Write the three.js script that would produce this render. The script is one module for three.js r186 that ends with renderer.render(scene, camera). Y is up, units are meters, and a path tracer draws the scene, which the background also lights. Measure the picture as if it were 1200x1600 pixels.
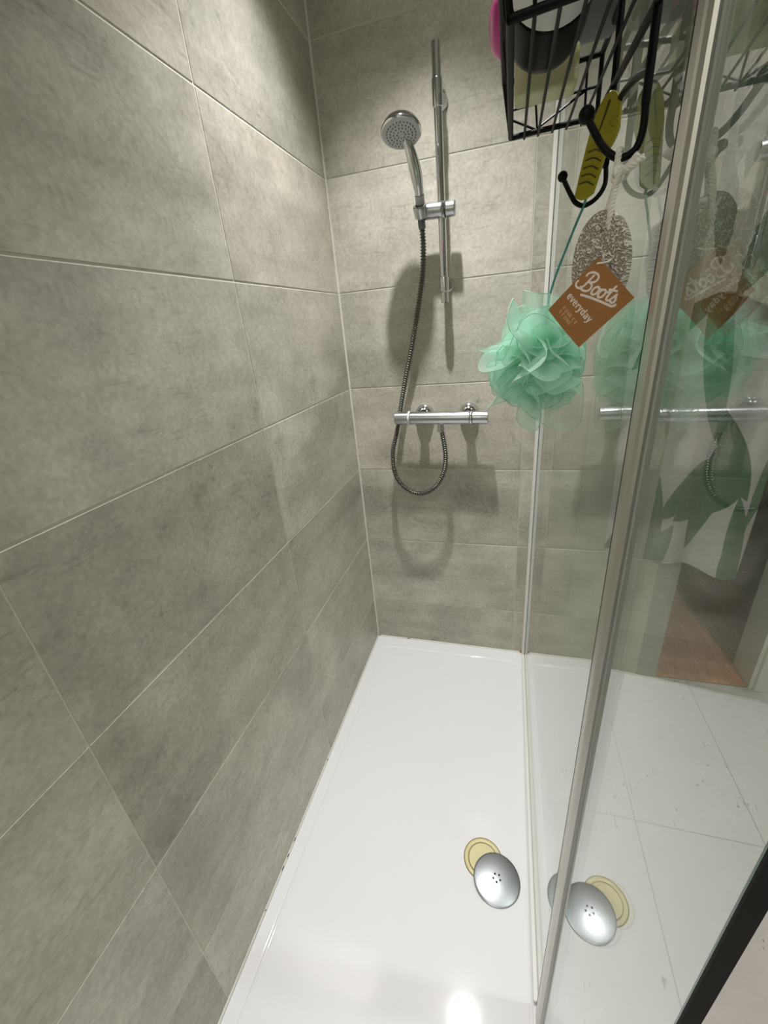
import * as THREE from 'three';
import { RoundedBoxGeometry } from 'three/addons/geometries/RoundedBoxGeometry.js';
import { mergeGeometries, mergeVertices } from 'three/addons/utils/BufferGeometryUtils.js';

const V = (x, y, z) => new THREE.Vector3(x, y, z);
const scene = new THREE.Scene();

// ---------------------------------------------------------------- camera
const camera = new THREE.PerspectiveCamera(102.007, 1200 / 1600, 0.01, 20);
camera.position.set(0.538871, 1.295493, 1.428102);
camera.quaternion.setFromRotationMatrix(new THREE.Matrix4().makeBasis(
  V(0.960196, -0.086875, -0.265474), V(-0.032276, 0.909531, -0.414381), V(0.277456, 0.406456, 0.870524)));
// ---------------------------------------------------------------- exposure
const renderer = new THREE.WebGLRenderer({ antialias: true });
renderer.toneMapping = THREE.LinearToneMapping;
renderer.toneMappingExposure = 1.0;
renderer.shadowMap.enabled = true;
scene.background = new THREE.Color(0x000000);
// ---------------------------------------------------------------- lamps (built with their fittings below)
const LAMPS = [
  { at: [0.33, 2.4, 0.43], power: 8.6, angle: 44, soft: 1, size: 1.0, label: 'round chrome recessed downlight in the ceiling above the shower tray' },
  { at: [1.5, 2.4, 1.0], power: 5.4, angle: 60, soft: 0.8, size: 2, label: 'round chrome recessed downlight in the ceiling in front of the doorway' },
  { at: [0.27, 2.4, 2.34], power: 9, angle: 66, soft: 0.9, size: 3, label: 'round chrome recessed downlight in the ceiling behind the open end of the shower' },
];

// ---------------------------------------------------------------- small helpers
let seed = 7;
const rnd = () => { seed = (seed * 1664525 + 1013904223) >>> 0; return seed / 4294967296; };
const rr = (a, b) => a + (b - a) * rnd();
const counts = {};
const numbered = (n) => { const k = counts[n] = (counts[n] ?? -1) + 1; return k ? n + '_' + String(k).padStart(3, '0') : n; };
const shadows = (o) => { o.castShadow = o.receiveShadow = true; return o; };
function thing(name, label, category, at = [0, 0, 0]) {
  const g = new THREE.Group(); g.name = numbered(name); g.position.set(...at);
  g.userData = { label, category }; scene.add(g); return g;
}
function structure(name, geo, mat) {
  const m = shadows(new THREE.Mesh(geo, mat)); m.name = numbered(name); m.userData.kind = 'structure'; scene.add(m); return m;
}
function part(name, geo, mat, parent, label) {
  const m = shadows(new THREE.Mesh(geo, mat)); m.name = numbered(name); if (label) m.userData.label = label; parent.add(m); return m;
}
const P3 = (a) => a.isVector3 ? a.clone() : V(...a);
function box(x0, x1, y0, y1, z0, z1, r = 0) {
  const g = r ? new RoundedBoxGeometry(x1 - x0, y1 - y0, z1 - z0, 2, r) : new THREE.BoxGeometry(x1 - x0, y1 - y0, z1 - z0);
  return g.translate((x0 + x1) / 2, (y0 + y1) / 2, (z0 + z1) / 2);
}
const plain = (g) => { const o = g.index ? g.toNonIndexed() : g; for (const k of Object.keys(o.attributes)) if (!['position', 'normal', 'uv'].includes(k)) o.deleteAttribute(k); return o; };
const merge = (list) => mergeGeometries(list.map(plain));
// a round rod along points, rounded ends; radius may be a function of t
function rod(points, r, { seg = 8, steps, smooth = true, caps = true } = {}) {
  const pts = points.map(P3);
  const curve = pts.length === 2 ? new THREE.LineCurve3(pts[0], pts[1]) : new THREE.CatmullRomCurve3(pts, false, smooth ? 'centripetal' : 'catmullrom', smooth ? 0.5 : 0);
  const n = steps ?? (pts.length === 2 ? 1 : pts.length * 6);
  const rf = typeof r === 'function' ? r : () => r;
  const g = new THREE.TubeGeometry(curve, n, 1, seg, false), p = g.attributes.position;
  for (let i = 0; i <= n; i++) {
    const c = curve.getPointAt(i / n), rad = rf(i / n);
    for (let j = 0; j <= seg; j++) { const k = i * (seg + 1) + j; p.setXYZ(k, c.x + (p.getX(k) - c.x) * rad, c.y + (p.getY(k) - c.y) * rad, c.z + (p.getZ(k) - c.z) * rad); }
  }
  g.computeVertexNormals();
  if (!caps) return g;
  return merge([g, new THREE.SphereGeometry(rf(0), seg, 6).translate(...pts[0].toArray()), new THREE.SphereGeometry(rf(1), seg, 6).translate(...pts.at(-1).toArray())]);
}
const lathe = (pts, seg = 40) => new THREE.LatheGeometry(pts.map((p) => new THREE.Vector2(p[0], p[1])), seg);
// turn a geometry whose own axis is +y so that the axis runs along dir, standing at `at`
function along(g, at, dir) { return g.applyQuaternion(new THREE.Quaternion().setFromUnitVectors(V(0, 1, 0), P3(dir).normalize())).translate(...P3(at).toArray()); }

// ---------------------------------------------------------------- periodic noise and textures
function noiseGrid(n, s) { const a = new Float32Array(n * n); let q = s; for (let i = 0; i < a.length; i++) { q = (q * 1664525 + 1013904223) >>> 0; a[i] = q / 4294967296; } return { a, n }; }
const GRIDS = [1, 2, 3, 4, 5, 6].map((i) => noiseGrid(64, i * 7919));
function vnoise(gi, x, y, px, py) {       // value noise repeating after px, py cells
  const { a, n } = GRIDS[gi]; const xi = Math.floor(x), yi = Math.floor(y); let fx = x - xi, fy = y - yi; fx *= fx * (3 - 2 * fx); fy *= fy * (3 - 2 * fy);
  const w = (v, p) => ((v % p) + p) % p, h = (i, j) => a[((w(j, py) * 37 + 11) % n) * n + ((w(i, px) * 13 + w(j, py) * 29 + w(i, px)) % n)];
  return (h(xi, yi) * (1 - fx) + h(xi + 1, yi) * fx) * (1 - fy) + (h(xi, yi + 1) * (1 - fx) + h(xi + 1, yi + 1) * fx) * fy;
}
function fbm(gi, u, v, fx, fy, oct) { let s = 0, a = 0.5, t = 0; for (let o = 0; o < oct; o++) { s += a * vnoise((gi + o) % 6, u * fx, v * fy, fx, fy); t += a; a *= 0.55; fx *= 2; fy *= 2; } return s / t; }
function dataTex(w, h, f, srgb = true) {
  const d = new Uint8Array(w * h * 4);
  for (let y = 0; y < h; y++) for (let x = 0; x < w; x++) { const c = f(x / w, y / h), k = (y * w + x) * 4; d[k] = c[0]; d[k + 1] = c[1]; d[k + 2] = c[2]; d[k + 3] = 255; }
  const t = new THREE.DataTexture(d, w, h); t.wrapS = t.wrapT = THREE.RepeatWrapping; t.magFilter = THREE.LinearFilter; t.minFilter = THREE.LinearMipmapLinearFilter; t.generateMipmaps = true;
  if (srgb) t.colorSpace = THREE.SRGBColorSpace; t.needsUpdate = true; return t;
}
const clampB = (v) => Math.max(0, Math.min(255, v));
const sm = (a, b, x) => { x = Math.max(0, Math.min(1, (x - a) / (b - a))); return x * x * (3 - 2 * x); };
// concrete-look tile: 1.8 m x 0.9 m of pattern
const concrete = (u, v) => {
  const wu = u + 0.02 * (fbm(5, u, v, 10, 6, 2) - 0.5), wv = v + 0.03 * (fbm(3, u, v, 10, 6, 2) - 0.5);
  const cloud = fbm(0, wu, wv, 6, 4, 5) - 0.5, patch = fbm(2, wu, wv, 18, 12, 4) - 0.5, band = fbm(1, u, v, 6, 22, 3) - 0.5;
  const worm = sm(0.10, 0.0, Math.abs(fbm(3, wu, wv, 70, 46, 2) - 0.5)) * sm(0.47, 0.66, fbm(4, u, v, 12, 9, 3));
  const scratch = sm(0.66, 0.84, fbm(5, u, v, 44, 170, 2)) * sm(0.46, 0.62, fbm(2, u, v, 9, 8, 2)) + sm(0.68, 0.86, fbm(1, u, v, 150, 34, 2)) * sm(0.5, 0.64, fbm(0, u, v, 11, 9, 2));
  const fine = fbm(4, u, v, 300, 150, 2) - 0.5;
  return [cloud * 54 + patch * 36 + band * 24 - worm * 7 - scratch * 13 + fine * 27, cloud];
};
const tileMap = dataTex(2048, 1024, (u, v) => { const [k, c] = concrete(u, v); return [clampB(187 + k + c * 3), clampB(184 + k), clampB(172 + k - c * 4)]; });
const tileBump = dataTex(1024, 512, (u, v) => { const [k] = concrete(u, v); const b = clampB(128 + k * 1.3); return [b, b, b]; }, false);
tileMap.repeat.set(1 / 1.8, 1 / 0.9); tileBump.repeat.set(1 / 1.8, 1 / 0.9);
const floorMap = dataTex(1024, 1024, (u, v) => {
  const k = (fbm(0, u, v, 4, 4, 4) - 0.5) * 22 + (fbm(2, u, v, 60, 60, 2) - 0.5) * 9, spot = sm(0.90, 0.97, fbm(4, u, v, 150, 60, 1)) * sm(0.52, 0.6, fbm(1, u, v, 7, 7, 2));
  return [clampB(190 + k - spot * 90), clampB(183 + k - spot * 88), clampB(178 + k - spot * 84)];
});
floorMap.repeat.set(1 / 0.9, 1 / 0.9);
const woodMap = dataTex(512, 1024, (u, v) => {
  const g = fbm(1, u, v, 48, 4, 4) - 0.5, w = fbm(3, u, v, 10, 3, 3) - 0.5; const k = g * 46 + w * 50;
  return [clampB(196 + k), clampB(132 + k * 0.8), clampB(88 + k * 0.6)];
});
woodMap.repeat.set(1 / 0.36, 1 / 1.2);

// ---------------------------------------------------------------- materials
const std = (o) => new THREE.MeshPhysicalMaterial(o);
const M = {
  tiles: [0xffffff, 0xf6f6f4, 0xfbf9f6, 0xf1f2ef].map((c) => std({ color: c, map: tileMap, bumpMap: tileBump, bumpScale: 0.0006, roughness: 0.42, specularIntensity: 0.8 })),
  grout: std({ color: 0xf0ede2, roughness: 0.85 }),
  sealant: std({ color: 0xdad8cf, roughness: 0.5 }),
  paint: std({ color: 0xc8c9bb, roughness: 0.7 }),
  trim: std({ color: 0xd2d2c2, roughness: 0.45 }),
  jamb: std({ color: 0xa9aca2, roughness: 0.5 }),
  white: std({ color: 0xe4e2dd, roughness: 0.4 }),
  ceiling: std({ color: 0xe2e1dc, roughness: 0.9 }),
  tray: std({ color: 0xe7e7e8, roughness: 0.42, specularIntensity: 0.5, clearcoat: 0.55, clearcoatRoughness: 0.07 }),
  floorTile: std({ map: floorMap, roughness: 0.35 }),
  floorGrout: std({ color: 0x8b8784, roughness: 0.9 }),
  wood: [0xffffff, 0xe8dccf, 0xf3e2d2].map((c) => std({ color: c, map: woodMap, roughness: 0.5 })),
  hall: std({ color: 0x8a8074, roughness: 0.8 }),
  chrome: std({ color: 0xd6d8da, metalness: 1, roughness: 0.09 }),
  satin: std({ color: 0xc3c6c8, metalness: 1, roughness: 0.27 }),
  hose: std({ color: 0x7d7b74, metalness: 1, roughness: 0.33 }),
  alu: std({ color: 0xd2d0c9, metalness: 0.9, roughness: 0.42 }),
  sealDark: std({ color: 0x8d9187, transmission: 0.3, thickness: 0, roughness: 0.5 }),
  channel: std({ color: 0xe2e2dc, roughness: 0.4 }),
  steel: std({ color: 0xa3a7aa, metalness: 1, roughness: 0.36 }),
  glass: std({ color: 0xf3f8f4, transmission: 1, thickness: 0, roughness: 0, ior: 1.52 }),
  glassEdge: std({ color: 0x4f7464, roughness: 0.15 }),
  seal: std({ color: 0xc9cfc6, transmission: 0.5, thickness: 0, roughness: 0.6 }),
  black: std({ color: 0x030303, roughness: 0.5, specularIntensity: 0.35 }),
  gasket: std({ color: 0x050605, roughness: 0.8 }),
  plasticGrey: std({ color: 0xb9bdbe, roughness: 0.4 }),
  nozzle: std({ color: 0x6a6d6f, roughness: 0.5 }),
  dark: std({ color: 0x0a0a0a, roughness: 0.9 }),
  cream: std({ color: 0xd9cf9c, roughness: 0.35, clearcoat: 0.3 }),
  creamDark: std({ color: 0x8a7a4c, roughness: 0.6 }),
  mould: std({ color: 0x2a221a, roughness: 1 }),
  rust: std({ color: 0xa07a45, roughness: 1 }),
  pink: std({ color: 0xc8398c, roughness: 0.32, clearcoat: 0.4 }),
  capGrey: std({ color: 0x77787a, roughness: 0.5 }),
  bottleWhite: std({ color: 0xe2e3de, roughness: 0.35 }),
  capBlack: std({ color: 0x030303, roughness: 0.4, specularIntensity: 0.4 }),
  soap: std({ color: 0xebe8bc, roughness: 0.45, transmission: 0.2, thickness: 0 }),
  yellow: std({ color: 0xb5ab12, roughness: 0.3, transmission: 0.22, thickness: 0 }),
  rib: std({ color: 0x4c4410, roughness: 0.6 }),
  rope: std({ color: 0xf1ede2, roughness: 0.9 }),
  teal: std({ color: 0x4f9a8d, roughness: 0.7 }),
};

// ---------------------------------------------------------------- setting: shell of the room
const H6 = 0.2055, ROW = 0.3, COL0 = 0.5843, COLW = 0.5873, CEIL = 2.4, FLOOR = -0.04, GAP = 0.0015;
const wallLeft = structure('wall_left', box(-0.14, -0.0013, -0.14, CEIL, -0.14, 2.74), M.grout);
const wallBack = structure('wall_back', merge([
  box(-0.0013, 0.79, -0.14, CEIL, -0.12, -0.0013), box(0.79, 1.115, -0.14, CEIL, -0.12, 0),
  box(1.115, 1.44, 2.02, CEIL, -0.12, 0), box(1.44, 2.34, -0.14, CEIL, -0.12, 0)]), M.paint);
structure('wall_right', box(2.2, 2.34, -0.14, CEIL, 0, 2.74), M.paint);
structure('wall_front', box(-0.0013, 2.2, -0.14, CEIL, 2.6, 2.74), M.paint);
structure('ceiling', box(-0.14, 2.34, CEIL, CEIL + 0.12, -2.9, 2.74), M.ceiling);
const floor = structure('floor', box(-0.0013, 2.2, -0.14, FLOOR - 0.0015, 0, 2.6), M.floorGrout);

// a tile: a bevelled slab lying in the local xy plane, its face at z = 0
function tileGeometry(w, h, t, b, u0, v0) {
  const x = w / 2, y = h / 2, p = [[-x, -y, -t], [x, -y, -t], [x, y, -t], [-x, y, -t], [-x, -y, -b], [x, -y, -b], [x, y, -b], [-x, y, -b], [-x + b, -y + b, 0], [x - b, -y + b, 0], [x - b, y - b, 0], [-x + b, y - b, 0]];
  const q = [[0, 1, 5, 4], [1, 2, 6, 5], [2, 3, 7, 6], [3, 0, 4, 7], [4, 5, 9, 8], [5, 6, 10, 9], [6, 7, 11, 10], [7, 4, 8, 11], [8, 9, 10, 11]];
  const pos = [], uv = [];
  for (const f of q) for (const k of [0, 1, 2, 0, 2, 3]) { const c = p[f[k]]; pos.push(...c); uv.push(u0 + c[0], v0 + c[1]); }
  const g = new THREE.BufferGeometry(); g.setAttribute('position', new THREE.Float32BufferAttribute(pos, 3)); g.setAttribute('uv', new THREE.Float32BufferAttribute(uv, 2)); g.computeVertexNormals(); return g;
}
let tn = 0;
function wallTile(parent, a0, a1, y0, y1, left) {
  const w = a1 - a0 - 2 * GAP, h = y1 - y0 - 2 * GAP - 0.0012, k = tn++;
  const g = tileGeometry(w, h, 0.0012, 0.0007, (k * 0.737) % 1.8, (k * 0.413) % 0.9);
  if (left) g.rotateY(Math.PI / 2).translate(0, (y0 + y1) / 2, (a0 + a1) / 2); else g.translate((a0 + a1) / 2, (y0 + y1) / 2, 0);
  part('tile', g, M.tiles[(k * 7 + (left ? 1 : 0)) % 4], parent);
}
const rows = [0.002, H6]; while (rows.at(-1) + ROW < CEIL) rows.push(rows.at(-1) + ROW); rows.push(CEIL);
const cols = [0.002, COL0, COL0 + COLW, COL0 + 2 * COLW, COL0 + 3 * COLW, 2.6];
for (let r = 0; r + 1 < rows.length; r++) {
  for (let c = 0; c + 1 < cols.length; c++) wallTile(wallLeft, cols[c], cols[c + 1], r || c > 2 ? rows[r] : rows[r], rows[r + 1], true);
  wallTile(wallBack, 0.002, 0.5909, rows[r], rows[r + 1], false);
  wallTile(wallBack, 0.5909, 0.79, rows[r], rows[r + 1], false);
}
// white silicone bead in the corner and round the tray
const bead = (pts, r) => rod(pts, r, { seg: 8, smooth: false });
part('sealant', bead([[0.0012, 0.002, 0.0012], [0.0012, CEIL - 0.01, 0.0012]], 0.0042), M.sealant, wallLeft);
// floor tiles outside the shower
for (let i = -1; i < 5; i++) for (let j = -1; j < 4; j++) {
  const x0 = Math.max(0.676, 0.925 + i * 0.307), x1 = Math.min(2.2, 0.925 + (i + 1) * 0.307), z0 = Math.max(0, 0.577 + j * 0.6), z1 = Math.min(2.6, 0.577 + (j + 1) * 0.6);
  if (x1 - x0 < 0.02 || z1 - z0 < 0.02) continue;
  part('tile', tileGeometry(x1 - x0 - 0.003, z1 - z0 - 0.003, 0.0014, 0.0006, i * 0.31, j * 0.23).rotateX(-Math.PI / 2).translate((x0 + x1) / 2, FLOOR, (z0 + z1) / 2), M.floorTile, floor);
}
// doorway to the unlit hall
structure('trim_1', box(0.967, 1.057, FLOOR, 2.09, 0, 0.014, 0.003), M.trim);
structure('trim_2', merge([box(1.057, 1.115, FLOOR, 2.02, 0, 0.006), box(1.115, 1.127, FLOOR, 2.008, -0.118, 0.003)]), M.jamb);
structure('trim_3', merge([box(1.44, 1.53, FLOOR, 2.09, 0, 0.016, 0.004), box(1.428, 1.44, FLOOR, 2.008, -0.118, 0.004)]), M.white);
structure('trim_4', merge([box(1.0571, 1.4399, 2.02, 2.09, 0, 0.0138, 0.003), box(1.1152, 1.4398, 2.008, 2.0199, -0.117, 0.0035)]), M.trim);
const hallFloor = structure('floor_hall', box(0.7, 2.34, -0.14, FLOOR - 0.002, -2.7, -0.12), M.hall);
structure('wall_hall', merge([box(0.6, 0.7, -0.14, CEIL, -2.8, -0.12), box(2.34, 2.44, -0.14, CEIL, -2.8, -0.12), box(0.6, 2.44, -0.14, CEIL, -2.9, -2.8)]), M.hall);
for (let i = 0; i < 6; i++) for (let j = 0; j < 4; j++) {
  const x0 = 0.93 + i * 0.15, off = (i % 2) * 0.35, z1 = Math.min(-0.001, -0.0 - j * 0.7 + off), z0 = Math.max(-2.7, -(j + 1) * 0.7 + off);
  if (z1 - z0 < 0.05) continue;
  if (x0 < 1.12 || x0 + 0.15 > 1.43) { if (z0 > -0.125) continue; }
  const zz = x0 < 1.127 || x0 + 0.15 > 1.428 ? Math.min(z1, -0.121) : z1;
  part('plank', box(x0 + 0.001, x0 + 0.149, FLOOR - 0.0019, FLOOR, z0 + 0.001, zz - 0.001, 0.0008), M.wood[(i * 2 + j) % 3], hallFloor);
}
part('threshold', box(1.128, 1.427, FLOOR - 0.002, FLOOR + 0.002, -0.119, -0.002, 0.001), M.wood[0], hallFloor);

// ---------------------------------------------------------------- lamps
for (const l of LAMPS) {
  const t = thing('downlight', l.label, 'downlight', l.at);
  part('trim_ring', lathe([[0.030, -0.001], [0.031, -0.007], [0.036, -0.009], [0.043, -0.006], [0.046, 0], [0.030, -0.001]]), M.chrome, t);
  const e = part('lens', lathe([[0, -0.004], [0.024, -0.004], [0.0305, -0.002], [0.0305, 0], [0, 0]]), std({ color: 0xffffff, emissive: 0xfffaf4, emissiveIntensity: 6 }), t);
  e.castShadow = false;
  const s = new THREE.SpotLight(0xfbf8f8, l.power, 0, THREE.MathUtils.degToRad(l.angle), l.soft, 2);
  s.position.set(l.at[0], l.at[1] - 0.012, l.at[2]); s.target.position.set(l.at[0], 0, l.at[2]); s.castShadow = true; s.shadow.radius = l.size; s.shadow.mapSize.set(1024, 1024); s.shadow.bias = -0.0005;
  scene.add(s, s.target);
}

// ---------------------------------------------------------------- shower tray
const TX = 0.674, TZ = 1.64;
const trayDepth = (x, z) => {                      // a flat rim, a soft step and a slight fall to the waste
  const rx0 = 0.041, rx1 = 0.626, rz0 = 0.062, rz1 = TZ - 0.05, R = 0.055;
  const cx = (rx0 + rx1) / 2, cz = (rz0 + rz1) / 2, qx = Math.abs(x - cx) - (rx1 - rx0) / 2 + R, qz = Math.abs(z - cz) - (rz1 - rz0) / 2 + R;
  const d = Math.hypot(Math.max(qx, 0), Math.max(qz, 0)) + Math.min(Math.max(qx, qz), 0) - R;   // signed distance to the rounded recess
  const step = sm(0.004, -0.006, d), fall = sm(0, -0.3, d);
  const bead = Math.exp(-((d / 0.0030) ** 2));
  return -0.0022 * step - 0.0030 * bead - 0.0036 * fall;
};
{
  const g = new THREE.BufferGeometry(), pos = [], idx = [];
  const xs = [], zs = []; const fill = (a, end, edges) => { let v = 0; while (v < end) { a.push(v); v += edges.some((e) => Math.abs(v - e) < 0.022) ? 0.0016 : 0.012; } a.push(end); };
  fill(xs, TX, [0.041, 0.626]); fill(zs, TZ, [0.062, TZ - 0.05]);
  // rounded corners need a fine mesh as well
  const cut = (a, lo, hi, s) => { const o = []; for (const v of a) if (v < lo || v > hi) o.push(v); for (let v = lo; v <= hi; v += s) o.push(v); return [...new Set(o.map((v) => +v.toFixed(5)))].sort((p, q) => p - q); };
  const X = cut(cut(xs, 0.03, 0.105, 0.0016), 0.565, 0.64, 0.0016), Z = cut(zs, 0.045, 0.125, 0.0016);
  for (const z of Z) for (const x of X) pos.push(x, trayDepth(x, z), z);
  const n = X.length; for (let j = 0; j + 1 < Z.length; j++) for (let i = 0; i + 1 < n; i++) { const a = j * n + i; idx.push(a, a + n, a + 1, a + 1, a + n, a + n + 1); }
  g.setAttribute('position', new THREE.Float32BufferAttribute(pos, 3)); g.setAttribute('uv', new THREE.Float32BufferAttribute(new Float32Array(pos.length / 3 * 2), 2)); g.setIndex(idx); g.computeVertexNormals();
  const t = thing('shower_tray', 'long white glossy shower tray on the floor between the tiled wall and the glass', 'shower tray');
  part('basin', g, M.tray, t);
  const sideX = new THREE.Shape(); sideX.moveTo(0.0005, FLOOR); sideX.lineTo(TX - 0.001, FLOOR); sideX.lineTo(TX, -0.004); sideX.lineTo(TX - 0.002, -0.0001); sideX.lineTo(TX - 0.0035, -0.0005); sideX.lineTo(TX - 0.0035, -0.02); sideX.lineTo(0.0005, -0.02); sideX.closePath();
  part('base', new THREE.ExtrudeGeometry(sideX, { depth: TZ, bevelEnabled: false }), M.tray, t);
  // silicone and mould along the walls
  part('sealant', merge([bead([[0.0015, 0.0012, 0.002], [0.0015, 0.0012, TZ]], 0.0036), bead([[0.003, 0.0012, 0.0015], [TX, 0.0012, 0.0015]], 0.0036)]), M.sealant, t);
  const blob = (x, y, z, sx, sy, sz) => new THREE.IcosahedronGeometry(1, 2).scale(sx, sy, sz).translate(x, y, z);
  const spots = []; for (const [x, s] of [[0.004, 3], [0.012, 2], [0.142, 3], [0.150, 1.6]]) spots.push(blob(x, 0.004, 0.0035, 0.0016 * s, 0.0008 * s, 0.0012));
  for (const z of [0.62, 0.86, 0.9, 0.93, 1.02]) spots.push(blob(0.0035, 0.004, z, 0.0012, 0.001, rr(0.002, 0.007)));
  part('mould_spots', merge(spots), M.mould, t, 'dark mould specks on the white silicone bead').userData.kind = 'stuff';
  part('rust_stain', merge([blob(0.632, 0.0035, 0.006, 0.008, 0.0022, 0.004), blob(0.641, 0.002, 0.021, 0.005, 0.0014, 0.006), blob(0.6255, 0.006, 0.003, 0.005, 0.004, 0.002)]), M.rust, t, 'brown stain at the foot of the glass');
}

// ---------------------------------------------------------------- waste and its lifted cover
{
  const y = -0.0034, t = thing('waste_outlet', 'cream stained round waste outlet in the white tray, half hidden by a metal cover', 'drain', [0.516, y, 0.786]);
  part('flange', lathe([[0.0385, 0.0008], [0.041, 0.0022], [0.046, 0.0018], [0.0485, 0.0004], [0.0485, -0.0005]], 56), M.cream, t);
  part('rim', lathe([[0.0355, -0.0004], [0.0360, 0.0014], [0.0376, 0.0015], [0.0382, -0.0004]], 56), M.creamDark, t);
  part('rim', lathe([[0.0472, -0.0004], [0.0476, 0.0016], [0.0494, 0.0013], [0.05, -0.0004]], 56), M.creamDark, t);
  part('cup', lathe([[0.0368, 0.0006], [0.035, 0.0012], [0.02, 0.0008], [0.0005, 0.0004]], 56), M.cream, t);
  const c = thing('drain_cover', 'domed brushed steel drain cover with five small holes, lying askew over the waste', 'drain cover', [0.5515, y + 0.0042, 0.8255]);
  const prof = []; const Rc = 0.0565; for (let i = 0; i <= 14; i++) { const r = Rc * i / 14; prof.push([Math.max(r, 0.0003), 0.0085 - 0.0062 * (r / Rc) ** 2]); }
  prof.push([Rc + 0.0006, 0.0012], [Rc, 0], [Rc - 0.003, 0.0004], [0.0003, 0.006]);
  part('dome', lathe(prof, 72), M.steel, c);
  for (let k = 0; k < 5; k++) { const a = k / 5 * Math.PI * 2 + 0.35, x = 0.0088 * Math.cos(a), z = 0.0088 * Math.sin(a); part('hole', new THREE.CylinderGeometry(0.0024, 0.0024, 0.0022, 14).translate(x, 0.0077, z), M.dark, c); }
  c.rotation.set(0.045, 0, -0.03);
}

// ---------------------------------------------------------------- glass screen: fixed pane with post, and the swung panel
const GX = 0.643, PH = 2.05, LEAN = 0.0195;
{
  const t = thing('shower_screen', 'tall clear fixed glass shower screen from the back wall to the grey metal post', 'shower screen');
  // its near edge follows the post, which leans a little
  const paneShape = (z0, z1) => { const q = new THREE.Shape(); q.moveTo(-z0(0), 0.012); q.lineTo(-z1(0), 0.012); q.lineTo(-z1(PH), PH); q.lineTo(-z0(PH), PH); q.closePath(); return q; };
  const slab = (z0, z1, w) => new THREE.ExtrudeGeometry(paneShape(z0, z1), { depth: w, bevelEnabled: false }).translate(0, 0, -w / 2).rotateY(Math.PI / 2).translate(GX, 0, 0);
  part('glass_pane', slab(() => 0.012, (y) => 1.0185 + LEAN * y, 0.006), M.glass, t);
  part('pane_edge', slab((y) => 1.0187 + LEAN * y, (y) => 1.0198 + LEAN * y, 0.0061), M.glassEdge, t);
  // wall channel: two lips and a back
  part('wall_channel', merge([box(0.6290, 0.6392, 0.004, PH, 0.0003, 0.026, 0.0015), box(0.6468, 0.6525, 0.004, PH, 0.0003, 0.024, 0.0012), box(0.639, 0.647, 0.004, PH, 0.0003, 0.008)]), M.channel, t);
  part('bottom_rail', merge([box(0.6295, 0.6395, 0.0008, 0.012, 0.024, 1.022, 0.002), box(0.6466, 0.6545, 0.0008, 0.012, 0.024, 1.022, 0.002), box(0.639, 0.647, 0.0008, 0.006, 0.024, 1.022)]), M.channel, t);
  // hinge post: a rounded aluminium profile with two flutes
  const s = new THREE.Shape(); const w = 0.012, n = 28; const px = [];
  for (let i = 0; i < n; i++) { const a = i / n * Math.PI * 2, sup = Math.pow(Math.abs(Math.cos(a)) ** 3.2 + Math.abs(Math.sin(a)) ** 3.2, -1 / 3.2); const fl = 1 - 0.05 * Math.exp(-(((a - Math.PI) * 2.6) ** 2)); px.push([sup * Math.cos(a) * w * fl, sup * Math.sin(a) * 0.0128]); }
  px.forEach((p, i) => (i ? s.lineTo(...p) : s.moveTo(...p))); s.closePath();
  const g = new THREE.ExtrudeGeometry(s, { depth: PH - 0.004, bevelEnabled: false }); g.rotateX(-Math.PI / 2);
  part('hinge_post', g.rotateX(Math.atan(LEAN)).translate(0.6445, 0.002, 1.0442), M.alu, t, 'grey aluminium post');
  part('gasket', box(0.6362, 0.6505, 0.004, PH, -0.0045, 0.0045, 0.001).rotateX(Math.atan(LEAN)).translate(0, 0, 1.0265), M.gasket, t, 'thin black rubber gasket');
}
const PIV = V(0.6435, 0, 1.0578), SWING = THREE.MathUtils.degToRad(4.2);
const door = thing('shower_door', 'narrow clear glass shower door swung slightly inwards from the grey post, with a black edge seal', 'shower door', PIV.toArray());
door.quaternion.setFromEuler(new THREE.Euler(Math.atan(LEAN) * 0.6, 0, 0)).multiply(new THREE.Quaternion().setFromAxisAngle(V(0, 1, 0), -SWING));
{
  part('hinge_seal', box(-0.0045, 0.0045, 0.012, PH, 0.0005, 0.0155, 0.001), M.sealDark, door);
  part('hinge_strip', box(-0.0042, 0.0042, 0.012, PH, 0.0157, 0.0182, 0.0008), M.seal, door);
  part('glass_pane', box(-0.003, 0.003, 0.012, PH, 0.0184, 0.2554), M.glass, door);
  part('pane_edge', box(-0.0031, 0.0031, 0.012, PH, 0.2555, 0.2566), M.glassEdge, door);
  part('edge_seal', box(-0.0033, 0.0033, 0.010, PH, 0.2567, 0.2588, 0.0006), M.gasket, door, 'black magnetic edge seal');
}

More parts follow.
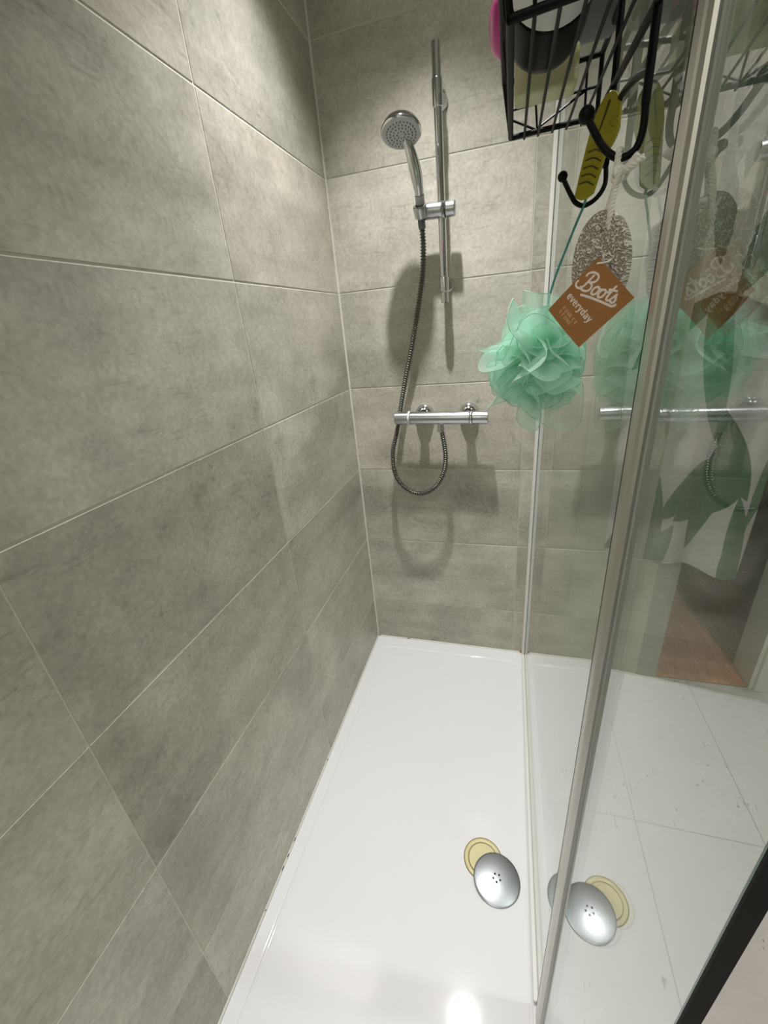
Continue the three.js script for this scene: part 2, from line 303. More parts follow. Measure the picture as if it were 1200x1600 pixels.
// ---------------------------------------------------------------- riser rail with holder
const railAt = (y) => V(0.3446 + (1.908 - y) * 0.0142, y, 0.06);
{
  const t = thing('riser_rail', 'upright chrome shower riser rail on the back wall with a sliding holder', 'shower rail');
  part('rail', rod([railAt(1.345), railAt(1.908)], 0.0108, { seg: 24, caps: false }), M.chrome, t);
  const up = railAt(1.9).sub(railAt(1.4)).normalize();
  const sleeve = (y, l, r) => along(lathe([[0.0005, 0], [r * 0.86, 0], [r, 0.003], [r, l - 0.003], [r * 0.86, l], [0.0005, l]], 28), railAt(y), up);
  const b1 = part('end_cap', sleeve(1.785, 0.058, 0.0134), M.chrome, t), b2 = part('end_cap', sleeve(1.372, 0.04, 0.0126), M.chrome, t);
  for (const y of [1.815, 1.392]) part('wall_bracket', along(lathe([[0.0005, 0], [0.019, 0], [0.019, 0.006], [0.0095, 0.012], [0.009, 0.05], [0.0005, 0.05]], 28), [railAt(y).x, y, 0.0002], [0, 0, 1]), M.chrome, t);
  const hy = 1.5725, a = V(0.2855, hy + 0.001, 0.066), d = V(1, -0.035, 0).normalize();
  const h = part('holder', along(lathe([[0.0005, 0], [0.012, 0.0005], [0.0175, 0.004], [0.0195, 0.014], [0.0205, 0.035], [0.020, 0.062], [0.0192, 0.074], [0.0005, 0.074]], 36), a, d), M.satin, t);
  const k = a.clone().addScaledVector(d, 0.0765);
  part('clamp_knob', along(lathe([[0.0005, 0], [0.0192, 0], [0.0195, 0.002], [0.0190, 0.022], [0.0175, 0.0255], [0.0005, 0.0265]], 36), k, d), M.satin, t);
  part('cone_socket', along(lathe([[0.011, 0], [0.0165, 0.002], [0.0185, 0.026], [0.0175, 0.030], [0.0115, 0.030]], 28), [0.2955, hy - 0.015, 0.079], V(-0.02, 0.86, 0.5)), M.satin, t);
}
// ---------------------------------------------------------------- hand shower
const baseP = V(0.2945, 1.574, 0.077), headP = V(0.2707, 1.7195, 0.163);
{
  const t = thing('hand_shower', 'round chrome hand shower with a grey spray face, held by the rail', 'shower head');
  part('handle', rod([[0.2957, 1.606, 0.0905], [0.2945, 1.628, 0.101], [0.2915, 1.655, 0.1135], [0.2868, 1.680, 0.1245], [0.2815, 1.702, 0.133], [0.2775, 1.716, 0.139]], (u) => 0.0112 + 0.0038 * Math.sin(Math.min(1, u * 1.2) * Math.PI) + 0.001 * u, { seg: 20, steps: 26 }), M.chrome, t);
  part('collar', rod([[0.2953, 1.589, 0.082], [0.2957, 1.6065, 0.0916]], 0.0125, { seg: 20, caps: false }), M.plasticGrey, t);
  part('cone', along(lathe([[0.0085, 0], [0.0112, 0.036], [0.0005, 0.037]], 20), [0.2940, 1.556, 0.0640], V(0.001, 0.9, 0.47)), M.nozzle, t);
  const n = V(0.03, -0.93, 0.36).normalize();
  // lathe axis +y points along the face normal
  part('head', along(lathe([[0.0005, -0.031], [0.014, -0.030], [0.030, -0.025], [0.043, -0.015], [0.0492, -0.003], [0.0490, 0.002], [0.0462, 0.0035]], 56), headP, n), M.chrome, t);
  const face = part('spray_face', along(lathe([[0.0462, 0.0034], [0.044, 0.0046], [0.0005, 0.0056]], 56), headP, n), M.plasticGrey, t);
  const q = new THREE.Quaternion().setFromUnitVectors(V(0, 1, 0), n), list = [];
  for (const [r, k] of [[0.010, 8], [0.0185, 14], [0.027, 20], [0.0355, 26]]) for (let i = 0; i < k; i++) { const a = (i + (r > 0.02 ? 0.5 : 0)) / k * Math.PI * 2; list.push(new THREE.CylinderGeometry(0.0011, 0.0015, 0.0022, 6).translate(r * Math.cos(a), 0.0062, r * Math.sin(a)).applyQuaternion(q).translate(...headP.toArray())); }
  part('nozzles', merge(list), M.nozzle, t);
}
// ---------------------------------------------------------------- mixer bar
const MY = 1.008, MZ = 0.071;
{
  const t = thing('mixer_valve', 'horizontal chrome thermostatic mixer bar on the back wall', 'shower mixer');
  const cyl = (x0, x1, r, mat, name, lab) => part(name, along(lathe([[0.0005, 0], [r - 0.0015, 0], [r, 0.0015], [r, x1 - x0 - 0.0015], [r - 0.0015, x1 - x0], [0.0005, x1 - x0]], 40), [x0, MY + 0.0035 - (x0 - 0.178) * 0.022, MZ], V(1, -0.022, 0)), mat, t, lab);
  cyl(0.2295, 0.424, 0.0205, M.satin, 'body');
  const k1 = cyl(0.178, 0.2215, 0.0213, M.satin, 'knob'), k2 = cyl(0.4325, 0.481, 0.0205, M.satin, 'knob');
  cyl(0.2218, 0.2292, 0.0228, M.white, 'collar', 'white collar ring'); cyl(0.4243, 0.4322, 0.0222, M.chrome, 'collar');
  for (const a of [0.5, 2.6, 4.7]) part('grip_groove', box(0.437, 0.478, -0.0008, 0.0008, 0.0197, 0.0209).rotateX(-a).translate(0, MY - 0.0025, MZ), M.nozzle, k2);
  for (const x of [0.2655, 0.4155]) {
    part('escutcheon', along(lathe([[0.0305, 0.0005], [0.0325, 0.003], [0.0315, 0.010], [0.027, 0.019], [0.0195, 0.026], [0.0165, 0.028]], 40), [x, MY + 0.003, 0], [0, 0, 1]), M.chrome, t);
    part('inlet', along(lathe([[0.0125, 0.02], [0.0125, 0.034], [0.0155, 0.036], [0.0155, 0.052]], 24), [x, MY + 0.002, 0], [0, 0, 1]), M.chrome, t);
  }
  part('outlet', along(lathe([[0.011, 0], [0.0115, 0.028], [0.010, 0.030], [0.0085, 0.030]], 24), [0.3305, MY - 0.015, MZ], [0, -1, 0]), M.chrome, t);
}
// ---------------------------------------------------------------- hose
{
  const t = thing('shower_hose', 'ribbed metal shower hose looping from the hand shower behind the mixer bar to its outlet', 'hose');
  const pts = [[0.2932, 1.548, 0.060], [0.2935, 1.50, 0.052], [0.287, 1.43, 0.045], [0.2745, 1.37, 0.0405], [0.2415, 1.234, 0.0365], [0.2095, 1.120, 0.034], [0.1905, 1.042, 0.034], [0.173, 0.962, 0.040], [0.1555, 0.886, 0.058], [0.166, 0.802, 0.073], [0.2095, 0.755, 0.080], [0.2575, 0.744, 0.082], [0.306, 0.770, 0.079], [0.336, 0.822, 0.075], [0.3435, 0.875, 0.073], [0.338, 0.935, 0.0715], [0.3308, 0.976, 0.071]].map(P3);
  const L = new THREE.CatmullRomCurve3(pts).getLength(), N = Math.round(L / 0.0076);
  const ring = rod(pts, (u) => { const f = (u * N) % 1; return 0.0063 + 0.0034 * (f < 0.5 ? 1 : 0) * Math.sin(Math.min(1, f * 2) * Math.PI) ** 0.5; }, { seg: 10, steps: N * 6 });
  part('ribbed_tube', ring, M.hose, t);
  part('nut', along(lathe([[0.0085, 0], [0.0108, 0.002], [0.0108, 0.02], [0.0085, 0.022]], 20), pts.at(-1).clone().add(V(0.0006, -0.014, 0)), V(-0.06, 1, 0)), M.chrome, t);
  part('nut', along(lathe([[0.0085, 0], [0.0102, 0.002], [0.0102, 0.022], [0.0085, 0.024]], 20), pts[0].clone().add(V(0, -0.012, -0.004)), V(0, 0.9, 0.4)), M.nozzle, t);
}

// ---------------------------------------------------------------- wire caddy hanging over the glass
const FX = 0.6305, BXL = 0.532, ZF = 0.7325, ZN = 0.992, yb = (z) => 1.499 - (z - ZF) / (ZN - ZF) * 0.016;
{
  const t = thing('shower_caddy', 'black wire basket caddy with two ball-ended hooks hanging over the glass', 'caddy');
  const top = 2.066, HN = 0.981, HF = 0.832;
  const over = (z, y0) => rod([[FX, y0, z], [FX, top - 0.02, z], [FX + 0.004, top, z], [FX + 0.024, top, z], [FX + 0.0285, top - 0.02, z], [FX + 0.0285, top - 0.06, z]], 0.0031, { smooth: true, steps: 40 });
  part('frame', merge([over(HN, 1.43), over(HF, 1.43),
    rod([[FX, 1.4495, HN - 0.003], [FX, 1.462, 0.93], [FX, 1.4695, 0.870], [FX, 1.46, 0.842], [FX, 1.43, HF + 0.003]], 0.0028),
    rod([[FX, 1.78, HN], [FX, 1.78, HF]], 0.003)]), M.black, t);
  // basket rims
  const c = (x, y, z) => V(x, y, z);
  const A = c(BXL, yb(ZF), ZF), B = c(FX, yb(ZF) + 0.003, ZF), C = c(FX, yb(ZN) - 0.001, ZN + 0.035), D = c(BXL, yb(ZN), ZN + 0.018);
  const A2 = c(0.5228, 1.5525, ZF - 0.002), B2 = c(FX, 1.559, ZF - 0.002), C2 = c(FX, 1.55, ZN + 0.05), D2 = c(0.5228, 1.545, ZN + 0.036);
  const loop = (...p) => merge(p.map((q, i) => rod([q, p[(i + 1) % p.length]], 0.0031)));
  part('bottom_rim', loop(A, B, C, D), M.black, t);
  part('top_rim', merge([loop(A2, B2, C2, D2), rod([A, A2], 0.0026), rod([B, B2], 0.0026), rod([C, C2], 0.0026), rod([D, D2], 0.0026)]), M.black, t);
  for (let i = 1; i <= 5; i++) {                       // wires along the bottom, turned up at both ends
    const k = i / 6, f = A.clone().lerp(B, k), n = D.clone().lerp(C, k), f2 = A2.clone().lerp(B2, k), n2 = D2.clone().lerp(C2, k);
    part('wire', merge([rod([f.clone().add(V(0, -0.003, -0.004)), n.clone().add(V(0, 0.001, 0.001))], 0.0015, { seg: 6 }), rod([n, n2], 0.0014, { seg: 6 })]), M.black, t);
  }
  const lp = (p, q, u) => p.clone().lerp(q, u);
  for (const u of [0.32, 0.86]) part('wire', rod([lp(A, B, u), lp(A2, B2, u)], 0.0014, { seg: 6 }), M.black, t);
  part('wire', rod([lp(A, A2, 0.5), lp(B, B2, 0.5)], 0.0015, { seg: 6 }), M.black, t);
  part('wire', rod([lp(A, A2, 0.36), lp(A, B, 0.3).add(V(0, 0.002, 0)), lp(lp(A, B, 0.88), lp(A2, B2, 0.88), 0.5)], 0.0013, { seg: 6, smooth: false, steps: 24 }), M.black, t);
  part('wire', rod([lp(A, D, 0.33).add(V(0, 0, 0)), lp(A2, D2, 0.33)], 0.0014, { seg: 6 }), M.black, t);
  part('wire', rod([lp(A, D, 0.66), lp(A2, D2, 0.66)], 0.0014, { seg: 6 }), M.black, t);
  const h1 = part('hook', rod([[FX, 1.432, HN], [FX + 0.0005, 1.414, HN - 0.001], [0.6275, 1.4035, 0.979], [0.6185, 1.4005, 0.977], [0.611, 1.4045, 0.976], [0.6035, 1.4125, 0.975], [0.5915, 1.431, 0.975]], 0.0027, { seg: 10 }), M.black, t);
  part('hook_ball', new THREE.SphereGeometry(0.0060, 20, 14).translate(0.591, 1.4325, 0.975), M.black, h1);
  const h2 = part('hook', rod([[FX, 1.434, HF], [FX, 1.412, HF + 0.006], [0.6225, 1.4005, 0.842], [0.611, 1.3955, 0.845], [0.603, 1.399, 0.845], [0.5978, 1.406, 0.845], [0.588, 1.423, 0.845]], 0.0024, { seg: 10 }), M.black, t);
  part('hook_ball', new THREE.SphereGeometry(0.0050, 20, 14).translate(0.5875, 1.4245, 0.845), M.black, h2);
}
// ---------------------------------------------------------------- things in the basket
{
  const b = thing('shampoo_bottle', 'white bottle with a large black cap lying in the wire basket', 'bottle', [0.5605, 1.5285, 0.876]);
  b.quaternion.setFromUnitVectors(V(0, 1, 0), V(0.06, 0.13, 0.98).normalize());
  part('cap', lathe([[0.0005, 0], [0.029, 0.0006], [0.032, 0.003], [0.0335, 0.012], [0.0335, 0.052], [0.0300, 0.053], [0.0005, 0.053]], 44), M.capBlack, b);
  part('body', lathe([[0.0005, 0.0532], [0.030, 0.0532], [0.0345, 0.058], [0.0352, 0.075], [0.0352, 0.16], [0.034, 0.172], [0.026, 0.178], [0.0005, 0.180]], 44), M.bottleWhite, b);
  const p = thing('shower_gel_bottle', 'bright pink bottle with a grey lid lying across the wire basket', 'bottle', [0.5065, 1.5795, 0.79]);
  p.rotation.set(0, 0.06, 0);
  const toX = (g) => g.rotateZ(-Math.PI / 2);
  part('body', toX(lathe([[0.0005, 0], [0.012, 0.001], [0.022, 0.006], [0.0285, 0.016], [0.0305, 0.03], [0.0305, 0.084], [0.0280, 0.092], [0.0005, 0.092]], 40)), M.pink, p);
  part('lid', toX(lathe([[0.0005, 0.0922], [0.0275, 0.0922], [0.0282, 0.094], [0.0275, 0.124], [0.024, 0.128], [0.0005, 0.128]], 40)), M.capGrey, p);
  const s = thing('soap_bar', 'pale yellow soap block in the far end of the wire basket', 'soap', [0.566, 1.5195, 0.815]);
  part('block', new RoundedBoxGeometry(0.062, 0.034, 0.034, 4, 0.005), M.soap, s);
}

// ---------------------------------------------------------------- yellow scrubber standing in the far hook
{
  const bot = V(0.609, 1.4005, 0.851), topP = V(0.6235, 1.468, 0.872), ax = topP.clone().sub(bot), len = ax.length() + 0.008;
  const t = thing('body_scrubber', 'translucent yellow plastic scrubber with dark ribs resting in the far hook', 'scrubber', bot.toArray());
  const yA = ax.clone().normalize(), zA = V(-0.35, 0, 0.94).addScaledVector(yA, -V(-0.35, 0, 0.94).dot(yA)).normalize(), xA = yA.clone().cross(zA);
  t.quaternion.setFromRotationMatrix(new THREE.Matrix4().makeBasis(xA, yA, zA));
  const s = new THREE.Shape(); s.moveTo(-0.008, 0.002); s.quadraticCurveTo(-0.010, 0.03, -0.0105, len * 0.62); s.quadraticCurveTo(-0.011, len * 0.93, -0.002, len); s.quadraticCurveTo(0.007, len, 0.0105, len * 0.82); s.lineTo(0.0135, len * 0.70); s.quadraticCurveTo(0.0135, len * 0.55, 0.0085, len * 0.48); s.lineTo(0.008, 0.006); s.quadraticCurveTo(0, -0.004, -0.008, 0.002);
  part('body', new THREE.ExtrudeGeometry(s, { depth: 0.004, bevelEnabled: true, bevelThickness: 0.0015, bevelSize: 0.001, bevelSegments: 3, curveSegments: 10 }).translate(0, 0, -0.002), M.yellow, t);
  for (let k = 0; k < 5; k++) part('rib', rod([[-0.0072, 0.012 + k * 0.0063, 0.0036], [0, 0.0145 + k * 0.0063, 0.0042], [0.0068, 0.0125 + k * 0.0063, 0.0036]], 0.0007, { seg: 6 }), M.rib, t, 'dark rib');
  part('groove', rod([[-0.001, len * 0.92, 0.0036], [-0.002, len * 0.75, 0.0038], [-0.0035, len * 0.58, 0.0036]], (u) => 0.0012 * (1 - u * 0.7), { seg: 6 }), M.rib, t);
  part('eyelet', new THREE.TorusGeometry(0.0035, 0.0011, 8, 20).translate(0.0085, len * 0.74, 0.0035), M.yellow, t);
}

// ---------------------------------------------------------------- loofah: a pouf of ruffled netting
{
  const C = V(0.583, 1.244, 0.807), t = thing('bath_pouf', 'mint green net bath pouf hanging on a teal cord below the far hook', 'loofah', C.toArray());
  const netAlpha = dataTex(256, 256, (u, v) => { const a = Math.abs(Math.sin(u * Math.PI * 64 + Math.sin(v * 62) * 0.7)), b = Math.abs(Math.sin(v * Math.PI * 64 + Math.sin(u * 53) * 0.7)); const k = Math.max(1 - a * 1.6, 1 - b * 1.6, 0); const c = 150 + 105 * k; return [c, c, c]; }, false);
  const net = std({ color: 0xd9fdee, roughness: 0.8, transmission: 0.45, thickness: 0, alphaMap: netAlpha, transparent: true, opacity: 0.74, side: THREE.DoubleSide });
  const sheet = std({ color: 0xd2f3e4, roughness: 0.75, transmission: 0.5, thickness: 0, alphaMap: netAlpha, transparent: true, opacity: 0.42, side: THREE.DoubleSide });
  const hem = std({ color: 0xcdf3e2, roughness: 0.7, transmission: 0.3, thickness: 0, transparent: true, opacity: 0.9 });
  const squeeze = (p) => { const lim = 0.6355 - C.x; if (p.x > lim - 0.02) { const e = p.x - (lim - 0.02); p.x = lim - 0.02 + 0.02 * (1 - Math.exp(-e / 0.02)); } return p; };
  function ruffle(axis, dir, span, R, amp, freq, ph, nu = 60, nv = 12) {
    const pos = [], uv = [], idx = [], edge = [];
    for (let i = 0; i <= nu; i++) for (let j = 0; j <= nv; j++) {
      const s = i / nu - 0.5, v = j / nv, q = dir.clone().applyAxisAngle(axis, s * span);
      const taper = 0.45 + 0.55 * Math.sqrt(Math.max(0, 1 - 4 * s * s)), r = 0.008 + (R - 0.008) * v * taper * (1 - 0.10 * Math.cos(s * freq + ph));
      const w = amp * v ** 1.3 * (Math.sin(s * freq + ph) + 0.3 * Math.sin(s * freq * 2.1 + ph * 2 + v * 2)) + 0.0035 * v * Math.sin(v * 7 + ph + s * 9);
      const p = squeeze(q.multiplyScalar(r).addScaledVector(axis, w)); p.y -= 0.010 * v * v;
      pos.push(p.x, p.y, p.z); uv.push(s * span * 1.1, v * 0.8); if (j === nv) edge.push(p);
      if (i < nu && j < nv) { const a = i * (nv + 1) + j; idx.push(a, a + nv + 1, a + 1, a + 1, a + nv + 1, a + nv + 2); }
    }
    const g = new THREE.BufferGeometry(); g.setAttribute('position', new THREE.Float32BufferAttribute(pos, 3)); g.setAttribute('uv', new THREE.Float32BufferAttribute(uv, 2)); g.setIndex(idx); g.computeVertexNormals();
    return [g, rod(edge, 0.0005, { seg: 5, steps: nu * 2, caps: false })];
  }
  const gs = [], es = [];
  const add = (d, R, span, amp, freq, ph, tilt) => { d = P3(d).normalize(); const ax = P3(tilt).cross(d).normalize(); const [g, e] = ruffle(ax, d, span, R, amp, freq, ph); gs.push(plain(g)); es.push(plain(e)); };
  // the large lobes that give the pouf its outline
  add([-0.15, 1, 0.2], 0.098, 1.1, 0.016, 4.5, 0.4, [0.2, 0.1, 1]); add([-1, 0.42, 0.25], 0.092, 1.0, 0.012, 4, 1.2, [0.1, 0.3, 1]); add([-1, 0.1, 0.4], 0.080, 1.3, 0.014, 6, 2.2, [0, 0.2, 1]);
  add([-1, -0.28, 0.35], 0.082, 0.8, 0.010, 5, 0.1, [0.2, 1, 0.4]); add([-0.85, -0.62, 0.4], 0.084, 0.9, 0.012, 5, 3.1, [0.3, 1, 0.2]); add([-0.6, 0.75, 0.4], 0.088, 1.2, 0.014, 5, 4.0, [0.1, 0.2, 1]);
  add([0.55, 0.7, 0.3], 0.075, 1.2, 0.014, 6, 1.0, [1, 0, 0.6]); add([-0.2, -0.9, 0.5], 0.085, 1.2, 0.014, 6, 2.0, [0, 0.2, 1]); add([-0.5, 0.05, 1], 0.070, 1.0, 0.012, 5, 0.8, [0.1, 1, 0.2]); add([-0.1, -0.1, 1], 0.068, 1.3, 0.012, 6, 2.8, [1, 0.3, 0]);
  for (let k = 0; k < 62; k++) {
    const y = 1 - 2 * (k + 0.5) / 62, a = k * 2.39996, d = V(Math.sqrt(1 - y * y) * Math.cos(a), y, Math.sqrt(1 - y * y) * Math.sin(a));
    add(d, rr(0.048, 0.074), rr(1.0, 1.8), rr(0.010, 0.020), rr(4, 8), rr(0, 6.28), V(rr(-1, 1), rr(-1, 1), rr(-1, 1)));
  }
  part('netting', mergeGeometries(gs), net, t); part('hem', mergeGeometries(es), hem, t);
  // the loose outer sheet hanging at the lower right
  const [g, e] = ruffle(V(-0.25, -0.1, 1).normalize(), V(0.42, -0.9, 0).normalize(), 1.5, 0.098, 0.010, 5, 1.2, 40, 10);
  part('loose_netting', g.translate(0, 0, 0.015), sheet, t); part('hem', e.translate(0, 0, 0.015), hem, t);
  const top = V(0.611, 1.4, 0.847).sub(C);
  part('cord', rod([V(0, 0.01, 0), V(0.002, 0.07, 0.012), V(0.020, 0.13, 0.032), top.clone().add(V(0, -0.004, 0)), top.clone().add(V(0.001, 0.0015, 0.004))], 0.0013, { seg: 6 }), M.teal, t, 'thin teal cord');
}

// ---------------------------------------------------------------- pumice stone on a rope, and its tag
{
  const C = V(0.6115, 1.3265, 0.985), t = thing('pumice_stone', 'oval grey pumice stone hanging by a white knotted rope from the near hook', 'pumice stone', C.toArray());
  const pm = dataTex(256, 256, (u, v) => { const k = sm(0.32, 0.62, fbm(1, u, v, 60, 60, 2)); return [clampB(178 + k * 68), clampB(168 + k * 70), clampB(152 + k * 74)]; });
  const pb = dataTex(256, 256, (u, v) => { const k = sm(0.30, 0.65, fbm(1, u, v, 60, 60, 2)) * 255; return [k, k, k]; }, false);
  const mat = std({ map: pm, bumpMap: pb, bumpScale: 0.0018, roughness: 1 });
  const s = new THREE.Shape(); s.absellipse(0, 0, 0.0188, 0.036, 0, Math.PI * 2); const hole = new THREE.Path(); hole.absellipse(0.0005, 0.0235, 0.0032, 0.0042, 0, Math.PI * 2); s.holes.push(hole);
  const g = new THREE.ExtrudeGeometry(s, { depth: 0.007, bevelEnabled: true, bevelThickness: 0.0055, bevelSize: 0.0035, bevelSegments: 5, curveSegments: 40 }).translate(0, 0, -0.0035);
  const uv = g.attributes.uv; for (let i = 0; i < uv.count; i++) uv.setXY(i, g.attributes.position.getX(i) * 17, g.attributes.position.getY(i) * 17);
  part('stone', g.rotateY(-0.42).rotateZ(0.04), mat, t);
  const twist = (pts, r, turns) => { const c = new THREE.CatmullRomCurve3(pts.map(P3)); const out = []; for (const o of [0, 1, 2]) { const q = []; const n = 48; const fr = c.computeFrenetFrames(n); for (let i = 0; i <= n; i++) { const a = i / n * turns * 6.283 + o * 2.094; q.push(c.getPointAt(i / n).addScaledVector(fr.normals[i], r * 0.62 * Math.cos(a)).addScaledVector(fr.binormals[i], r * 0.62 * Math.sin(a))); } out.push(rod(q, r * 0.6, { seg: 6, steps: 64 })); } return merge(out); };
  const W = (x, y, z) => V(x, y, z).sub(C);
  part('rope', merge([
    twist([W(0.6135, 1.3495, 0.9915), W(0.6125, 1.355, 0.9945), W(0.613, 1.366, 0.9935), W(0.6155, 1.381, 0.987), W(0.618, 1.390, 0.984)], 0.0021, 5),
    twist([W(0.6115, 1.3495, 0.979), W(0.6122, 1.358, 0.9765), W(0.614, 1.372, 0.978), W(0.6175, 1.388, 0.981)], 0.0019, 4),
    twist([W(0.6172, 1.389, 0.982), W(0.6160, 1.396, 0.981), W(0.6165, 1.404, 0.9805), W(0.6178, 1.4055, 0.977), W(0.6185, 1.400, 0.9715), W(0.6185, 1.389, 0.976)], 0.0021, 5)]), M.rope, t, 'white twisted rope');
  part('knot', merge([new THREE.TorusKnotGeometry(0.0036, 0.0019, 64, 8, 2, 3).translate(...W(0.6185, 1.3895, 0.9815).toArray()),
    twist([W(0.620, 1.3905, 0.983), W(0.6245, 1.394, 0.986), W(0.6285, 1.3985, 0.986)], 0.0022, 2), twist([W(0.620, 1.390, 0.983), W(0.6265, 1.3925, 0.987), W(0.6325, 1.3965, 0.986)], 0.0022, 2)]), M.rope, t);

  // tag: a kraft card hung by a corner
  const cw = 560, ch = 656, cv = document.createElement('canvas'); cv.width = cw; cv.height = ch; const x = cv.getContext('2d');
  x.fillStyle = '#a8743f'; x.fillRect(0, 0, cw, ch);
  for (let i = 0; i < 5000; i++) { x.fillStyle = rnd() < 0.5 ? 'rgba(60,36,14,0.10)' : 'rgba(210,160,110,0.08)'; x.fillRect(rnd() * cw, rnd() * ch, rr(2, 9), 2); }
  x.strokeStyle = x.fillStyle = '#f3e6dc'; x.lineCap = x.lineJoin = 'round';
  x.save(); x.translate(38, 318); x.rotate(-0.36);
  x.lineWidth = 21; const st = (f) => { x.beginPath(); f(); x.stroke(); };
  st(() => { x.moveTo(6, -58); x.bezierCurveTo(-16, -20, 20, 6, 58, -2); x.bezierCurveTo(92, -12, 110, -90, 132, -152); });             // stem with its curl
  st(() => { x.moveTo(62, -128); x.bezierCurveTo(70, -192, 200, -196, 188, -132); x.bezierCurveTo(182, -98, 140, -86, 118, -84); });      // upper bowl
  st(() => { x.moveTo(118, -84); x.bezierCurveTo(186, -92, 190, -8, 120, 2); x.bezierCurveTo(92, 6, 70, -6, 62, -18); });               // lower bowl
  for (const ox of [226, 300]) st(() => { x.ellipse(ox, -38, 27, 41, 0.38, 0, Math.PI * 2); });
  st(() => { x.moveTo(246, -70); x.quadraticCurveTo(264, -58, 282, -70); });
  st(() => { x.moveTo(322, -70); x.quadraticCurveTo(340, -58, 356, -76); });
  st(() => { x.moveTo(392, -140); x.bezierCurveTo(374, -80, 350, -6, 378, -2); x.bezierCurveTo(392, 0, 402, -14, 408, -26); });
  st(() => { x.moveTo(350, -96); x.lineTo(422, -106); });
  st(() => { x.moveTo(408, -26); x.bezierCurveTo(424, -48, 432, -66, 438, -80); x.bezierCurveTo(436, -54, 464, -36, 450, -12); x.bezierCurveTo(440, 6, 420, 2, 412, -8); });
  x.lineWidth = 23; st(() => { x.moveTo(112, 44); x.bezierCurveTo(200, 30, 330, 26, 438, 30); x.quadraticCurveTo(470, 28, 478, 4); });
  x.restore();
  x.font = 'bold 96px sans-serif'; x.textBaseline = 'middle'; x.fillText('everyday', 52, 404, 384);
  x.fillStyle = '#e0b08a'; x.font = 'bold 50px sans-serif'; [...'PUMICE'].forEach((q, i) => x.fillText(q, 110 + i * 42, 520)); [...'STONE'].forEach((q, i) => x.fillText(q, 110 + i * 42, 570));
  const tex = new THREE.CanvasTexture(cv); tex.colorSpace = THREE.SRGBColorSpace; tex.anisotropy = 8;
  const front = std({ map: tex, roughness: 0.75 }), kraft = std({ color: 0xa8743f, roughness: 0.8 });
  const uA = V(0.0274, -0.0325, 0.0122).normalize(), vA = V(0.0375, 0.0346, 0.0130).addScaledVector(uA, -V(0.0375, 0.0346, 0.0130).dot(uA)).normalize(), w = 0.0446, h = 0.0522;
  const corner = V(0.6062, 1.3320, 1.0035), tg = thing('swing_tag', 'square brown kraft card tag with white lettering hanging in front of the pumice stone', 'tag', corner.toArray());
  tg.quaternion.setFromRotationMatrix(new THREE.Matrix4().makeBasis(uA, vA, uA.clone().cross(vA)));
  const bend = (gm) => { const p = gm.attributes.position; for (let i = 0; i < p.count; i++) { const a = p.getX(i) / w, b = -p.getY(i) / h; p.setZ(i, p.getZ(i) + 0.0030 * Math.sin(a * 2.6) - 0.0045 * b * b + 0.0015 * a * b); } gm.computeVertexNormals(); return gm; };
  part('card', bend(new THREE.BoxGeometry(w, h, 0.0005, 16, 16, 1).translate(w / 2, -h / 2, 0)), [kraft, kraft, kraft, kraft, front, kraft], tg);
  part('string', rod([[0.0035, -0.0035, 0.0012], [0.006, -0.001, 0.002], [0.008, 0.002, -0.0015], [0.0075, 0.004, -0.0058]], 0.0009, { seg: 6 }), M.rope, tg);
  part('eyelet', new THREE.CylinderGeometry(0.0016, 0.0016, 0.0007, 16).rotateX(Math.PI / 2).translate(0.0036, -0.0036, 0.0003), M.dark, tg);
}

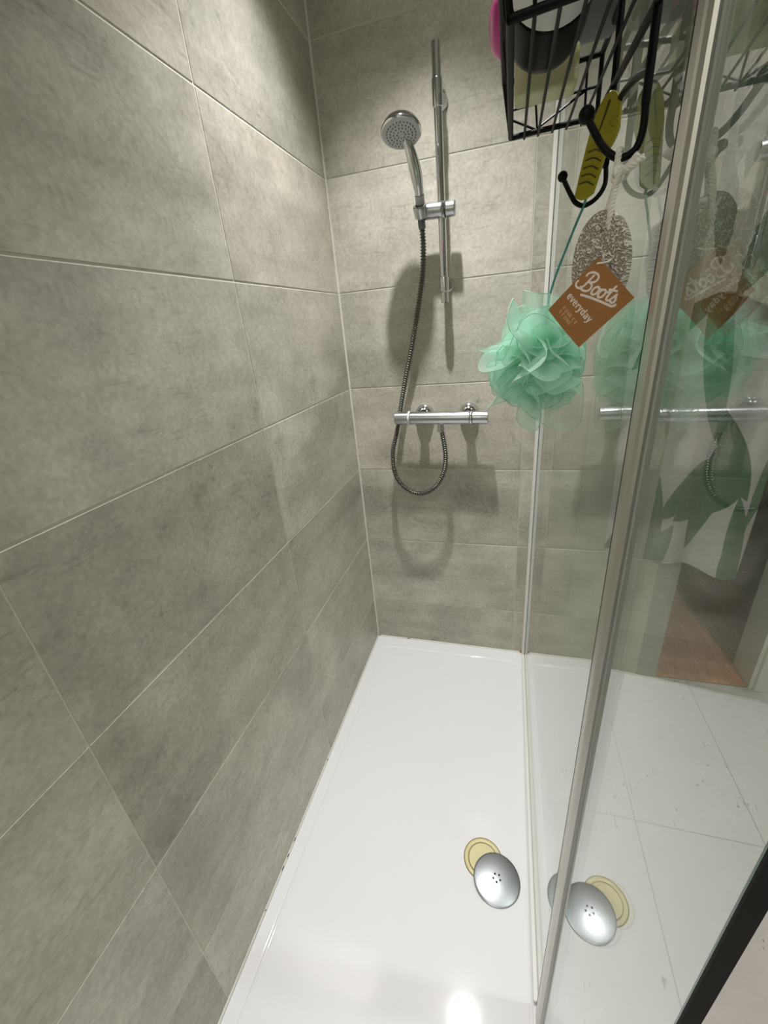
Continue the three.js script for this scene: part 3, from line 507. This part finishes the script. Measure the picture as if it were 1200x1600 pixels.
// ---------------------------------------------------------------- towels hanging outside, in front of the doorway
{
  const rail = thing('hook_rail', 'white hook rail fixed above the doorway, holding the towels', 'hook rail', [1.06, 2.13, 0]);
  part('bar', box(-0.24, 0.28, -0.018, 0.018, 0.0005, 0.014, 0.003), M.white, rail);
  for (const x of [-0.16, 0.02, 0.16]) part('hook', rod([[x, 0, 0.012], [x, -0.006, 0.04], [x, -0.016, 0.07], [x, -0.002, 0.095]], 0.004), M.chrome, rail);
  const cloth = (f, nu, nv, th) => {                 // a closed sheet of thickness th
    const pos = [], uv = [], idx = [], W = nu + 1;
    const at = (i, j) => f(i / nu, j / nv), nrm = (i, j) => at(Math.min(nu, i + 0.5), j).sub(at(Math.max(0, i - 0.5), j)).cross(at(i, Math.min(nv, j + 0.5)).sub(at(i, Math.max(0, j - 0.5)))).normalize();
    for (const s of [1, -1]) for (let j = 0; j <= nv; j++) for (let i = 0; i <= nu; i++) { const p = at(i, j).addScaledVector(nrm(i, j), s * th / 2); pos.push(p.x, p.y, p.z); uv.push(i / nu, j / nv); }
    const o = W * (nv + 1);
    for (let j = 0; j < nv; j++) for (let i = 0; i < nu; i++) { const a = j * W + i; idx.push(a, a + 1, a + W, a + 1, a + W + 1, a + W, a + o, a + W + o, a + 1 + o, a + 1 + o, a + W + o, a + W + 1 + o); }
    const side = (a, b) => idx.push(a, b, a + o, b, b + o, a + o);
    for (let i = 0; i < nu; i++) { side(i + 1, i); side(nv * W + i, nv * W + i + 1); } for (let j = 0; j < nv; j++) { side(j * W, (j + 1) * W); side((j + 1) * W + nu, j * W + nu); }
    const g = new THREE.BufferGeometry(); g.setAttribute('position', new THREE.Float32BufferAttribute(pos, 3)); g.setAttribute('uv', new THREE.Float32BufferAttribute(uv, 2)); g.setIndex(idx); g.computeVertexNormals(); return g;
  };
  const leafPrint = (w, h, base, greens, n, size, sd) => {
    const cv = document.createElement('canvas'); cv.width = w; cv.height = h; const x = cv.getContext('2d'); x.fillStyle = base; x.fillRect(0, 0, w, h); seed = sd;
    for (let k = 0; k < n; k++) {
      const l = size * rr(0.7, 1.3); x.save(); x.translate(rnd() * w, rnd() * h); x.rotate(rr(-0.5, 0.9) + (k % 2) * 2.2); x.fillStyle = greens[k % greens.length];
      x.beginPath(); x.moveTo(0, -l); x.bezierCurveTo(l * 0.42, -l * 0.5, l * 0.42, l * 0.3, 0, l); x.bezierCurveTo(-l * 0.42, l * 0.3, -l * 0.42, -l * 0.5, 0, -l); x.fill();
      x.strokeStyle = 'rgba(40,60,45,0.35)'; x.lineWidth = 3; x.beginPath(); x.moveTo(0, -l); x.lineTo(0, l); x.stroke(); x.restore();
    }
    const t = new THREE.CanvasTexture(cv); t.colorSpace = THREE.SRGBColorSpace; t.wrapS = t.wrapT = THREE.RepeatWrapping; return t;
  };
  const weave = dataTex(256, 256, (u, v) => { const k = 255 * fbm(1, u, v, 64, 64, 2); return [k, k, k]; }, false); weave.repeat.set(6, 18);
  const hang = thing('leaf_towel', 'long white cotton towel with large green leaves hanging in front of the doorway', 'towel');
  const yT = 2.112, yB = 0.475;
  part('cloth', cloth((u, v) => {
    const y = yT - (yT - yB - 0.055 * Math.sin(u * 3.0 + 0.4)) * v, gather = 0.35 + 0.65 * sm(0, 0.30, v), xc = 1.055, wd = 0.40 * gather;
    const x = xc - wd / 2 + wd * u + 0.004 * Math.sin(v * 9), fold = 0.022 * gather * Math.sin(u * 15.5 + v * 1.3) + 0.010 * Math.sin(u * 7 + 1 + v * 2.2) * v;
    return V(x, y, 0.072 + fold + 0.012 * v);
  }, 120, 70, 0.005), std({ map: leafPrint(1024, 2048, '#bdb8b8', ['#3a6147', '#4c7053', '#42674d'], 26, 250, 5), bumpMap: weave, bumpScale: 0.001, roughness: 0.95, sheen: 0.3 }), hang);
  const terry = thing('bath_towel', 'thick fluffy terry bath towel in grey white and green hanging over the leaf towel', 'towel');
  part('cloth', cloth((u, v) => {
    const yb2 = 1.27 + 0.03 * Math.sin(u * 5), y = 2.112 - (2.112 - yb2) * v, gather = 0.55 + 0.45 * sm(0, 0.4, v), wd = 0.25 * gather, x = 1.065 - wd / 2 + wd * u;
    const n = (fbm(3, u, v, 40, 60, 2) - 0.5) * 0.006;
    return V(x, y, 0.150 + 0.016 * Math.sin(u * 9 + 0.6) * gather + n);
  }, 150, 220, 0.012), std({ map: leafPrint(1024, 2048, '#dddbd0', ['#4f7a62', '#3f6a52', '#8fa496'], 16, 300, 21), bumpMap: weave, bumpScale: 0.004, roughness: 1, sheen: 0.6 }), terry);
}

renderer.render(scene, camera);
